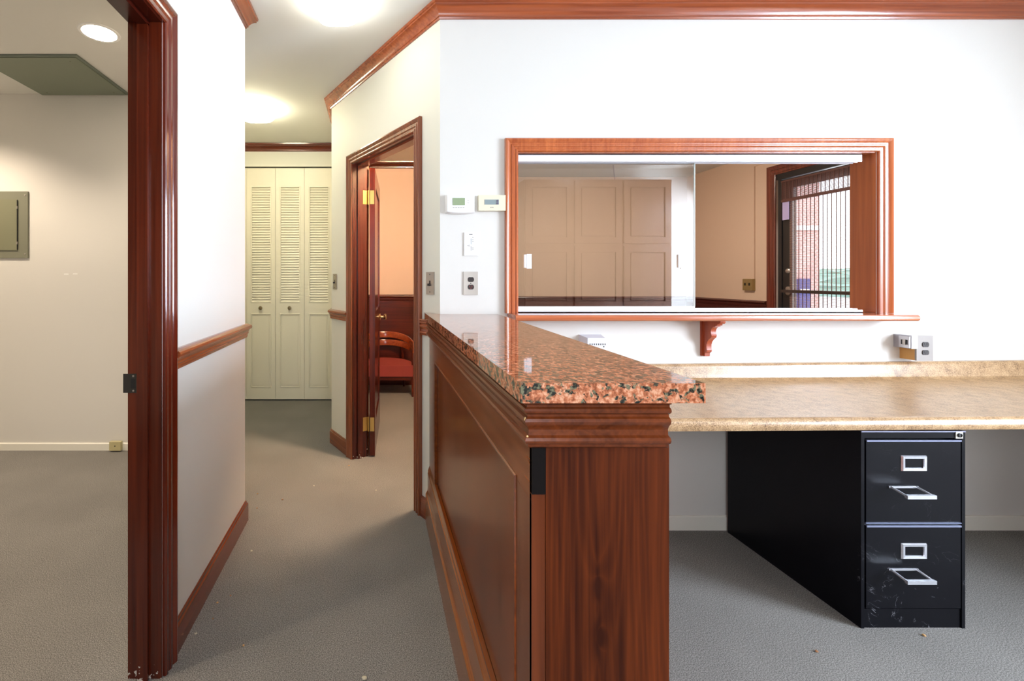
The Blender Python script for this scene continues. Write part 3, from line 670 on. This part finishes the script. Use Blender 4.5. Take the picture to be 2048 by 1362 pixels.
# beige thermostat
t = thing('thermostat', 'smaller beige thermostat touching the window casing', 'thermostat', (.60, WY, 1.655))
b = bmesh.new(); bx(b, .534, .673, WY-.028, WY, 1.657, 1.737); bevel(b, .006, 3); obj('case', b, beige_pl, t, smooth=50)
b = bmesh.new(); bx(b, .564, .638, WY-.0295, WY-.027, 1.688, 1.714); obj('display', b, lcd2_m, t)
b = bmesh.new()
pg = plain('purple_grey_button', (.10, .08, .13), .4)
for z in (1.694, 1.707):
    b = bmesh.new(); lathe(b, (.630, WY-.0295, z), (0,-1,0), [(.0055, 0), (.0055, .002), (0, .003)], 12); obj('button', b, pg, t)
b = bmesh.new()
for i in range(3): bx(b, .594+i*.006, .598+i*.006, WY-.0286, WY-.027, 1.672, 1.676)
obj('printed_mark', b, plain('tiny_print', (.25, .22, .2), .6), t)
# fan control
t = plate('fan_control', 'white wall plate with slide control below the thermostats', 'wall control', .464, .538, 1.426, 1.547, WY, white_pl)
b = bmesh.new(); bx(b, .497, .505, WY-.0064, WY-.0055, 1.452, 1.515); obj('slide_slot', b, plain('grey_slot', (.55, .55, .55), .5), t)
b = bmesh.new(); bx(b, .490, .508, WY-.014, WY-.006, 1.474, 1.484); bevel(b, .002, 1); obj('slide_knob', b, white_pl, t)
dp = plain('dark_print', (.12, .12, .12), .6)
b = bmesh.new()
for i in range(3): bx(b, .490+i*.0058, .495+i*.0058, WY-.0064, WY-.0055, 1.534, 1.539)
obj('printed_word', b, dp, t)
for z in (1.520, 1.507, 1.498, 1.464, 1.455):
    b = bmesh.new(); bx(b, .507, .511, WY-.0064, WY-.0055, z, z+.004); obj('printed_mark', b, dp, t)
# stainless outlet above granite
t = plate('wall_outlet', 'stainless outlet plate with black and red sockets above the granite', 'outlet', .461, .535, 1.222, 1.343, WY, metal_m)
recept(t, .498, 1.302, WY-.006, brown_pl); recept(t, .498, 1.263, WY-.006, brown_pl, plain('red_marking', (.30, .02, .02), .5))
b = bmesh.new(); lathe(b, (.498, WY-.006, 1.2825), (0,-1,0), [(.003, 0), (.003, .001), (0, .002)], 10); obj('screw', b, slot_m, t)
# surface outlet box on backsplash
t = thing('outlet_box', 'surface-mounted outlet box with orange side standing on the worktop backsplash', 'outlet box', (2.78, WY, .893))
ora = plain('orange_box_side', (.62, .33, .10), .55)
b = bmesh.new(); bx(b, 2.735, 2.815, WY-.066, WY, .893, 1.010); obj('box', b, ora, t)
b = bmesh.new(); bx(b, 2.7345, 2.8175, WY-.074, WY-.066, .892, 1.018); bevel(b, .003, 2); obj('wall_plate', b, plain('grey_steel_plate', (.30, .27, .25), .5, metal=.3), t)
recept(t, 2.778, .974, WY-.074, brown_pl); recept(t, 2.778, .934, WY-.074, brown_pl)
t = thing('jack_coupler', 'small silver socket adapter on the wall left of the outlet box', 'adapter', (2.70, WY, .963))
b = bmesh.new(); bx(b, 2.703, 2.7335, WY-.079, WY, .953, 1.019); bevel(b, .004, 2); obj('housing', b, plain('smoky_chrome', (.42, .41, .45), .3, metal=.7), t)
b = bmesh.new(); bx(b, 2.696, 2.703, WY-.076, WY-.030, .957, 1.014); bevel(b, .003, 2); obj('face', b, plain('silver_face', (.60, .59, .62), .3, metal=.6), t)
b = bmesh.new(); bx(b, 2.6945, 2.696, WY-.068, WY-.040, .972, .996); obj('port', b, slot_m, t)
b = bmesh.new(); bx(b, 2.693, 2.6945, WY-.060, WY-.048, .970, .998); obj('port_tongue', b, metal_m, t)
# vented white box
t = thing('vented_detector', 'white vented plastic box on the wall behind the granite slab', 'detector', (1.12, WY, .91))
b = bmesh.new(); bx(b, 1.062, 1.178, WY-.052, WY, .912, 1.016)
for v in b.verts:
    if v.co.y < WY-.01:
        v.co.x += (.022 if v.co.x < 1.1 else -.004)
        if v.co.z > 1: v.co.z -= .012
bevel(b, .003, 2); obj('case', b, plain('cool_white_plastic', (.72, .74, .82), .35), t)
b = bmesh.new()
for i in range(8): bx(b, 1.094+i*.011, 1.098+i*.011, WY-.0530, WY-.050, .968, .976)
lathe(b, (1.166, WY-.0515, .960), (0,-1,0), [(.0035, 0), (.0035, .0015)], 10); obj('vent', b, slot_m, t)

# angled-wall switches
def switch_ang(name, label, u, w_=.070):
    p = aw(u, 0, 1.22); t = thing(name, label, 'light switch', tuple(p)); b = bmesh.new(); abox(b, u-w_/2, u+w_/2, -.006, 0, 1.222, 1.342); bevel(b, .002, 1); obj('wall_plate', b, metal_m, t)
    b = bmesh.new(); abox(b, u-.006, u+.006, -.0068, -.0058, 1.268, 1.296); abox(b, u-.004, u+.004, -.020, -.006, 1.268, 1.280); obj('toggle', b, brown_pl, t)
    for z in (1.235, 1.329):
        b = bmesh.new(); lathe(b, aw(u, -.006, z), (-NR.x, -NR.y, 0), [(.003, 0), (.003, .001), (0, .0016)], 8); obj('screw', b, slot_m, t)
switch_ang('light_switch', 'metal light switch plate between doorway and white wall corner', .082)
switch_ang('light_switch', 'metal light switch plate left of the angled doorway', L_-.075)

# ------------------------------------------------------------------ side room fittings
t = thing('electrical_panel', 'grey-green breaker panel recessed in the side room wall', 'electrical panel', (-2.84, 3.427, 1.46))
b = bmesh.new(); bx(b, -3.05, -2.636, 3.415, 3.427, 1.462, 1.967); bevel(b, .006, 2); obj('cover', b, green_m, t)
b = bmesh.new(); bx(b, -2.97, -2.712, 3.408, 3.415, 1.520, 1.905); bevel(b, .002, 1); d = obj('panel_door', b, plain('olive_enamel', (.19, .19, .115), .4), t)
b = bmesh.new(); bx(b, -2.7135, -2.709, 3.4075, 3.4146, 1.525, 1.90); obj('door_gap', b, slot_m, d)
b = bmesh.new()
for z in (1.575, 1.845):
    b = bmesh.new(); tube(b, [(-2.712, 3.409, z-.010), (-2.712, 3.409, z+.010)], .005, 8); obj('hinge_pin', b, metal_m, d)
b = bmesh.new()
for z in (1.492, 1.938):
    b = bmesh.new(); lathe(b, (-2.655, 3.415, z), (0,-1,0), [(.006, 0), (.005, .003), (0, .004)], 12); obj('screw', b, metal_m, t)
ZC = 2.711
t = thing('ceiling_hatch', 'dark green access hatch panel on the side room ceiling', 'access panel', (-2.2, 3.13, ZC))
b = bmesh.new(); bx(b, -2.530, -1.866, 2.815, 3.425, ZC-.010, ZC); obj('hatch_frame', b, green2_m, t)
b = bmesh.new(); bx(b, -2.512, -1.884, 2.833, 3.410, ZC-.016, ZC-.010); bevel(b, .002, 1); obj('hatch_panel', b, plain('green_hatch_panel', (.20, .225, .165), .45, bump=.1, bscale=20), t)
b = bmesh.new()
for x in (-2.45, -1.95):
    for y in (2.88, 3.36):
        b = bmesh.new(); lathe(b, (x, y, ZC-.016), (0,0,-1), [(.005, 0), (.004, .002), (0, .003)], 10); obj('screw', b, green_m, t)
t = thing('recessed_light', 'round recessed downlight glowing in the side room ceiling', 'ceiling light', (-1.575, 2.572, ZC))
b = bmesh.new()
lathe(b, (-1.575, 2.572, ZC), (0,0,-1), [(.088, -.001), (.088, .004), (.104, .004), (.108, 0), (.108, -.001)], 40); obj('trim_ring', b, white_pl, t, smooth=40)
b = bmesh.new(); lathe(b, (-1.575, 2.572, ZC), (0,0,-1), [(.088, 0), (.087, .003), (0, .003)], 40); obj('lens', b, emit('warm_lamp', (1, .86, .66), EM_CAN), t)
t = thing('phone_jack', 'small beige phone jack on the side room baseboard', 'phone jack', (-1.955, 3.415, .012))
b = bmesh.new(); bx(b, -2.000, -1.915, 3.385, 3.4145, .010, .076); bevel(b, .005, 2); obj('cover', b, plain('yellowed_plastic', (.52, .46, .25), .4), t)
b = bmesh.new(); lathe(b, (-1.957, 3.385, .045), (0,-1,0), [(.005, 0), (.004, .002), (0, .003)], 10); obj('screw', b, slot_m, t)
fw = plain('filler_white', (.92, .92, .90), .8)
for xa, z, q in ((-2.368, 1.336, 'left'), (-2.300, 1.338, 'right')):
    b = bmesh.new(); bx(b, xa, xa+.034, 3.4262, 3.4269, z, z+.007)
    tag(obj('wall_scuff', b, fw, loc=(xa, 3.4265, z)), 'small white filler dab on the side room wall, %s one of the two' % q, 'wall mark')

# ------------------------------------------------------------------ flush ceiling lights
def dome(name, label, cx, cy, r, col, s, h=.095):
    t = thing(name, label, 'ceiling light', (cx, cy, H), None)
    def ring(k, e=4.0, seg=40):
        out = []
        for i in range(seg):
            a = 2*math.pi*i/seg; c, s_ = math.cos(a), math.sin(a)
            q = (abs(c)**e + abs(s_)**e)**(-1/e); out.append((cx + r*k*q*c, cy + r*k*q*s_))
        return out
    def stack(rows):
        b = bmesh.new(); rs = [[b.verts.new((x, y, z)) for x, y in ring(k)] for k, z in rows]
        for a_, c_ in zip(rs, rs[1:]):
            for j in range(40): b.faces.new([a_[j], a_[(j+1)%40], c_[(j+1)%40], c_[j]])
        b.faces.new(rs[0]); b.faces.new(rs[-1]); return b
    obj('ceiling_pan', stack([(.93, H), (.93, H-.014), (.90, H-.016)]), white_pl, t)
    rows = [(.94, H-.014), (1.0, H-.018), (1.0, H-.026)]
    for i in range(1, 8):
        a = i/8*math.pi/2; rows.append((1.0 - .55*(1-math.cos(a)), H-.026-(h-.026)*math.sin(a)))
    rows.append((.2, H-h))
    obj('glass_shade', stack(rows), emit('lamp_glass_'+str(len(_wood))+name, col, s), t, smooth=60)
dome('flush_light', 'square flush ceiling light nearest, above the hall entrance', -.195, 2.312, .118, (1, .97, .86), EM_HALL)
dome('flush_light', 'glowing flush ceiling light by the far left hall corner', -1.00, 3.78, .150, (1, .92, .66), EM_HALL_FAR)
dome('flush_light', 'added flush fill light over the front office, unseen', 2.7, .1, .20, (1, .97, .92), EM_FRONT_FILL)  # unseen lamp, added as fill for the office wall and floor
dome('flush_light', 'flush ceiling light inside the consulting room', .555, 2.815, .085, (1, .74, .50), EM_CONSULT)
dome('flush_light', 'added flush fill light in the waiting room, unseen', 2.6, 4.6, .18, (1, .90, .78), EM_WAIT_FILL)  # unseen lamp, added to brighten the tan walls behind the glass

# ------------------------------------------------------------------ consulting room: crown, wainscot, chair
cw = wood('x', (.035, .004, .002), (.12, .016, .006), rough=.28, coat=.2, spec=.35)
b = bmesh.new(); run(b, [(.70, 5.53), (-.226, 5.53)], H-.002, CROWN); struct('trim_7', b, wood('x', (.05, .008, .004), (.14, .026, .010)), label='dark crown moulding in the consulting room', cat='trim')
b = bmesh.new(); bx(b, -.226, .70, 5.518, 5.53, 0, 1.03); bx(b, -.226, .70, 5.510, 5.518, .93, 1.03); bx(b, -.226, .70, 5.508, 5.518, 0, .13)
for x in (-.20, .64): bx(b, x, x+.05, 5.510, 5.518, .13, .93)
run(b, [(.70, 5.518), (-.226, 5.518)], 1.03, RAIL)
struct('trim_8', b, cw, label='cherry wainscot on the consulting room wall', cat='wainscot', smooth=25)
t = thing('armchair', 'low cherry armchair with red cushion and curved back rails, seen through the angled doorway', 'chair', (.12, 5.15, 0))
cm = wood('x', (.16, .020, .006), (.42, .085, .020), rough=.2, coat=.8)
red = plain('brick_red_upholstery', (.26, .035, .028), .8, bump=.4, bscale=400)
b = bmesh.new(); cx = .12
n = 14; pts = []
for i in range(n+1):
    a = math.pi*i/n; pts.append((cx + .300*math.cos(a), 5.17 + .20*math.sin(a)))
pts = [(cx+.298, 4.95)] + pts + [(cx-.298, 4.95)]
prism(b, pts, .225, .345); bevel(b, .022, 3)
for v in b.verts:
    if v.co.z > .30: v.co.z += .018*max(0, 1-((v.co.x-cx)/.3)**2)
obj('seat', b, red, t, smooth=50)
def arc(z0, z1, rx, fy_):
    P = []
    for i in range(33):
        a = math.pi*i/32; s_ = math.sin(a)
        P.append((cx + rx*math.cos(a), fy_ + (5.44-fy_)*(s_**.8), z0 + (z1-z0)*(s_**.7)))
    return P
def band(name, P, h, th):
    b = bmesh.new(); R_ = []
    for i, p in enumerate(P):
        p = V(p); tt = (V(P[min(i+1, len(P)-1)]) - V(P[max(i-1, 0)])); tt.z = 0; tt.normalize(); s_ = V((-tt.y, tt.x, 0))
        R_.append([b.verts.new(p + s_*a + V((0,0,c))) for a, c in ((-th, -h), (th, -h), (th, h*.7), (th*.5, h), (-th*.5, h), (-th, h*.7))])
    for r0, r1 in zip(R_, R_[1:]):
        for j in range(6): b.faces.new([r0[j], r0[(j+1)%6], r1[(j+1)%6], r1[j]])
    b.faces.new(R_[0]); b.faces.new(R_[-1]); return obj(name, b, cm, t, smooth=50)
band('top_rail', arc(.520, .632, .315, 5.02), .036, .013)
band('lower_rail', arc(.475, .535, .312, 5.0), .034, .011)
for sx in (-1, 1):
    b = bmesh.new(); tube(b, [(cx+sx*.296, 4.965, 0), (cx+sx*.302, 4.975, .23), (cx+sx*.306, 5.02, .50)], [.013, .021, .016], 10); obj('leg', b, cw, t, smooth=50)
    b = bmesh.new(); tube(b, [(cx+sx*.23, 5.45, 0), (cx+sx*.22, 5.40, .25), (cx+sx*.20, 5.405, .56)], [.013, .020, .014], 10); obj('leg', b, cw, t, smooth=50)
b = bmesh.new(); bx(b, cx-.28, cx+.28, 4.97, 4.99, .18, .235); obj('seat_frame', b, cw, t)

# ------------------------------------------------------------------ waiting room
dw = wood('x', (.03, .006, .004), (.11, .022, .012), rough=.3, coat=.4)
b = bmesh.new(); run(b, [(EX, 6.35), (.76, 6.35)], .975, RAIL); bx(b, .76, EX, 6.338, 6.35, 0, .975)
struct('trim_9', b, dw, label='dark chair rail and wainscot on the waiting room wall', cat='trim', smooth=25)
b = bmesh.new(); run(b, [(EX, 5.05), (EX, 6.35)], .975, RAIL); bx(b, EX-.012, EX, 5.05, 6.335, 0, .975)
struct('trim_10', b, dw, label='dark wainscot beside the entrance door', cat='trim', smooth=25)
t = empty_struct('door_4', 'black framed glass entrance door of the waiting room', 'door', (EX, 4.4, 0))
b = bmesh.new(); sweep(b, [(EX, EY1, 0), (EX, EY1, EZ), (EX, EY0, EZ), (EX, EY0, 0)], (-1,0,0), [(p[0]*1.5, p[1]) for p in CASE]); obj('casing', b, wood('z', (.06, .010, .006), (.20, .038, .018)), t, smooth=25)
b = bmesh.new()
bx(b, EX+.0, EX+.10, 4.870, 4.912, 0, EZ-.06); bx(b, EX+.04, EX+.10, 4.912, EY1, 1.93, EZ-.06); bx(b, EX+.04, EX+.10, 4.912, EY1, 0, .35); bx(b, EX, EX+.10, EY0, 3.86, 0, EZ-.06); bx(b, EX, EX+.10, EY0, EY1, EZ-.06, EZ)
obj('door_frame', b, black_m, t)
b = bmesh.new(); bx(b, EX+.01, EX+.055, 4.755, 4.865, .02, EZ-.07); bx(b, EX+.01, EX+.055, 3.87, 3.97, .02, EZ-.07); bx(b, EX+.01, EX+.055, 3.97, 4.755, EZ-.17, EZ-.07); bx(b, EX+.01, EX+.055, 3.97, 4.755, .02, .25)
lf = obj('door_leaf', b, black_m, t)
b = bmesh.new(); bx(b, EX+.03, EX+.036, 3.97, 4.755, .25, EZ-.17); obj('glass_pane', b, clear_m, lf)
b = bmesh.new(); bx(b, EX-.050, EX-.030, 3.90, 4.83, 1.155, 1.185); bx(b, EX-.03, EX+.01, 4.79, 4.82, 1.155, 1.185); bx(b, EX-.03, EX+.01, 3.90, 3.93, 1.155, 1.185); obj('push_bar', b, plain('dark_bronze', (.04, .025, .02), .4), lf)
b = bmesh.new(); lathe(b, (EX+.01, 4.80, 1.385), (-1,0,0), [(.026, 0), (.026, .010), (.018, .016), (0, .018)], 20); obj('lock_cylinder', b, metal_m, lf, smooth=40)
b = bmesh.new(); lathe(b, (EX+.01, 4.80, 1.195), (-1,0,0), [(.024, 0), (.024, .01), (0, .012)], 20); lathe(b, (EX+.01, 4.80, 1.150), (-1,0,0), [(.024, 0), (.024, .01), (0, .012)], 20); obj('bar_bracket', b, metal_m, lf)
# bamboo blind
t = thing('bamboo_blind', 'woven bamboo roll-up blind hanging over the glass entrance door', 'blind', (EX-.01, 4.35, 2.32))
bm_m = plain('bamboo_dark', (.10, .035, .025), .6); bs_m = plain('bamboo_slats', (.42, .27, .20), .6)
b = bmesh.new(); z = .30
while z < 2.12: bx(b, EX-.010, EX-.0085, 3.88, 4.765, z, z+.0040); z += .0115
obj('slats', b, bs_m, t)
b = bmesh.new(); y = 3.90
while y < 4.76: bx(b, EX-.0125, EX-.0105, y, y+.0075, .30, 2.15); y += .042
obj('warp_cords', b, bm_m, t)
b = bmesh.new(); z = 2.15
while z < 2.335: bx(b, EX-.030, EX-.026, 3.88, 4.835, z, z+.0062); z += .0105
y = 3.90
while y < 4.83: bx(b, EX-.034, EX-.031, y, y+.007, 2.14, 2.345); y += .042
obj('valance', b, bm_m, t)
b = bmesh.new(); bx(b, EX-.036, EX-.024, 3.88, 4.835, 2.120, 2.148); bx(b, EX-.036, EX-.010, 3.88, 4.835, 2.335, 2.350); obj('batten', b, bm_m, t)
b = bmesh.new(); bx(b, EX-.026, EX-.022, 4.758, 4.832, 1.93, 2.125); obj('side_flap', b, plain('lilac_gauze', (.45, .38, .62), .7), t)
# double switch + raceway
t = thing('light_switch', 'brass double switch plate on the tan waiting room wall', 'light switch', (EX, 5.27, 1.19))
b = bmesh.new(); bx(b, EX-.035, EX, 5.205, 5.345, 1.165, 1.300); bevel(b, .004, 2); obj('switch_box', b, plain('aged_brass', (.34, .24, .10), .4, metal=.6), t)
b = bmesh.new()
for y in (5.24, 5.30):
    b = bmesh.new(); bx(b, EX-.045, EX-.035, y, y+.010, 1.222, 1.252); obj('toggle', b, slot_m, t)
b = bmesh.new(); bx(b, EX-.016, EX, 5.205, 5.230, 1.30, 2.60); t = thing('cable_raceway', 'tan surface cable duct rising from the brass switch plate', 'cable duct', (EX, 5.2, 1.3))
obj('riser', b, wall_tan_m, t)
b = bmesh.new(); bx(b, EX-.016, EX, 2.6, 5.230, 2.60, 2.625); obj('top_run', b, wall_tan_m, t)

# ------------------------------------------------------------------ rear wall cabinets (seen mirrored in the sliding glass)
wcm = wood('z', (.17, .085, .055), (.26, .14, .095), rough=.3, coat=.4)
cyf = -.72; cw_ = .603
def cabinet(i):
    xa = 1.833 + i*cw_; xb = xa + cw_ - .002
    lab = ('brown panel-door wall cabinet, left of three behind the camera', 'brown panel-door wall cabinet, middle of three behind the camera', 'brown panel-door wall cabinet, right of three behind the camera')[i]
    t = thing('tall_cabinet', lab, 'cabinet', ((xa+xb)/2, (cyf+BY)/2, 0), 'brown cabinets on the rear wall')
    b = bmesh.new(); bx(b, xa, xb, BY+.01, cyf, 0, 2.52); obj('carcass', b, wcm, t)
    for z0, z1 in ((.10, .93), (.95, 1.70), (1.735, 2.50)):
        b = bmesh.new(); bx(b, xa+.012, xa+.085, cyf, cyf+.020, z0, z1); bx(b, xb-.085, xb-.012, cyf, cyf+.020, z0, z1); bx(b, xa+.085, xb-.085, cyf, cyf+.020, z0, z0+.075); bx(b, xa+.085, xb-.085, cyf, cyf+.020, z1-.075, z1)
        bx(b, xa+.10, xb-.10, cyf, cyf+.016, z0+.09, z1-.09); bevel(b, .008, 1); obj('door', b, wcm, t)
for i in range(3): cabinet(i)
b = bmesh.new(); tube(b, [(3.02, BY+.2, 2.52), (3.01, BY+.2, 2.60), (2.99, BY+.21, H)], .006, 8)
tag(obj('cable', b, plain('blue_cable', (.06, .06, .25), .5), loc=(3.0, BY+.2, 2.52)), 'thin blue cable rising from the cabinet top to the ceiling', 'cable')

# ------------------------------------------------------------------ crumbs on the carpet
random.seed(5)
CL = ['round orange crumb on the carpet in front of the angled door frame', 'brown crumb in mid hallway carpet, out from the left wall corner', 'pale crumb on the carpet below the doorway threshold, right part of the hall',
 'tan crumb close to the end of the left baseboard, farther of two', 'brown crumb close to the end of the left baseboard, nearer of two', 'tan crumb on the hall carpet beside the middle of the left baseboard',
 'tan speck beside the left baseboard, halfway to the near door frame', 'brown speck just nearer than the halfway speck beside the left baseboard', 'pale speck beside the left baseboard next to the near door frame',
 'brown speck on open carpet out from the near door frame', 'pale speck on the carpet out from the left baseboard', 'brown crumb at the bottom edge of the photo on the hall carpet',
 'orange crumb on the carpet in front of the filing cabinet', 'pale leaf bit on the carpet left of the filing cabinet front', 'brown sliver on the carpet near the angled doorway']
spots = [(698, 932, .0065), (565, 1000, .006), (628, 972, .004), (515, 988, .005), (514, 1017, .005), (503, 1103, .006), (435, 1206, .0045), (426, 1238, .004), (392, 1268, .0045), (487, 1292, .0045), (461, 1192, .004), (729, 1358, .008), (1848, 1272, .006), (1633, 1304, .006), (752, 981, .004)]
cr = [plain('tan_crumb', (.52, .30, .12), .7), plain('brown_crumb', (.30, .13, .05), .7), plain('pale_crumb', (.55, .50, .36), .7)]
first = None
for i, (px, py, r) in enumerate(spots):
    Y = 1.31*900/(py-556); X = (px-750)*Y/900
    if X > .27 and X < .56: continue
    if i < 3:
        b = bmesh.new(); bmesh.ops.create_icosphere(b, subdivisions=2, radius=1)
        for v in b.verts: v.co *= random.uniform(.7, 1.15)
        for v in b.verts: v.co.z = v.co.z*.55 + .5
        o = obj('debris_crumb', b, cr[i % 3]); protos = (protos if i else []) + [o]
    else:
        o = protos[i % 3].copy(); COL.objects.link(o)
    o.location = (X, Y, 0); o.scale = (r, r*random.uniform(.6, 1.3), r); o.rotation_euler = (0, 0, random.uniform(0, 6))
    tag(o, CL[i], 'crumb', 'debris crumbs on the carpet')

# ------------------------------------------------------------------ outdoors beyond the entrance
b = box(4.65, 60, -40, 60, -.3, -.15); struct('ground', b, plain('pale_asphalt', (.45, .45, .46), .9), label='pale pavement outside the entrance', cat='ground')
t = thing('brick_building', 'pale red brick building across the street outside the door', 'building', (10.2, 16.0, -.15))
b = bmesh.new(); bx(b, 8.5, 12, 12.15, 20, -.15, 7); obj('wall', b, brick(), t)
b = bmesh.new(); bx(b, 8.5, 12.0, 12.08, 12.15, 2.6, 2.72); obj('ledge', b, plain('stone_ledge', (.7, .7, .7), .8), t)
t = thing('mail_box', 'dark blue box standing against the brick building outside', 'box', (11.26, 11.95, -.15))
b = bmesh.new(); bx(b, 11.10, 11.42, 11.80, 12.10, -.15, 1.3); bevel(b, .05, 3); obj('box_body', b, plain('blue_paint', (.02, .03, .16), .4), t)
b = bmesh.new(); bx(b, 11.14, 11.38, 11.785, 11.80, .95, 1.02); obj('slot', b, metal_m, t)
b = bmesh.new(); bx(b, 36, 37, 28, 46, -.15, 1.9)
bmesh.ops.subdivide_edges(b, edges=b.edges[:], cuts=12, use_grid_fill=True)
for v in b.verts:
    if v.co.z > 0: v.co += V((random.uniform(-.2, .2), random.uniform(-.2, .2), random.uniform(-.25, .2)))
tag(obj('hedge', b, plain('hedge_green', (.25, .42, .36), .9), loc=(36.5, 37, -.15)), 'clipped green hedge far outside the entrance door', 'hedge')
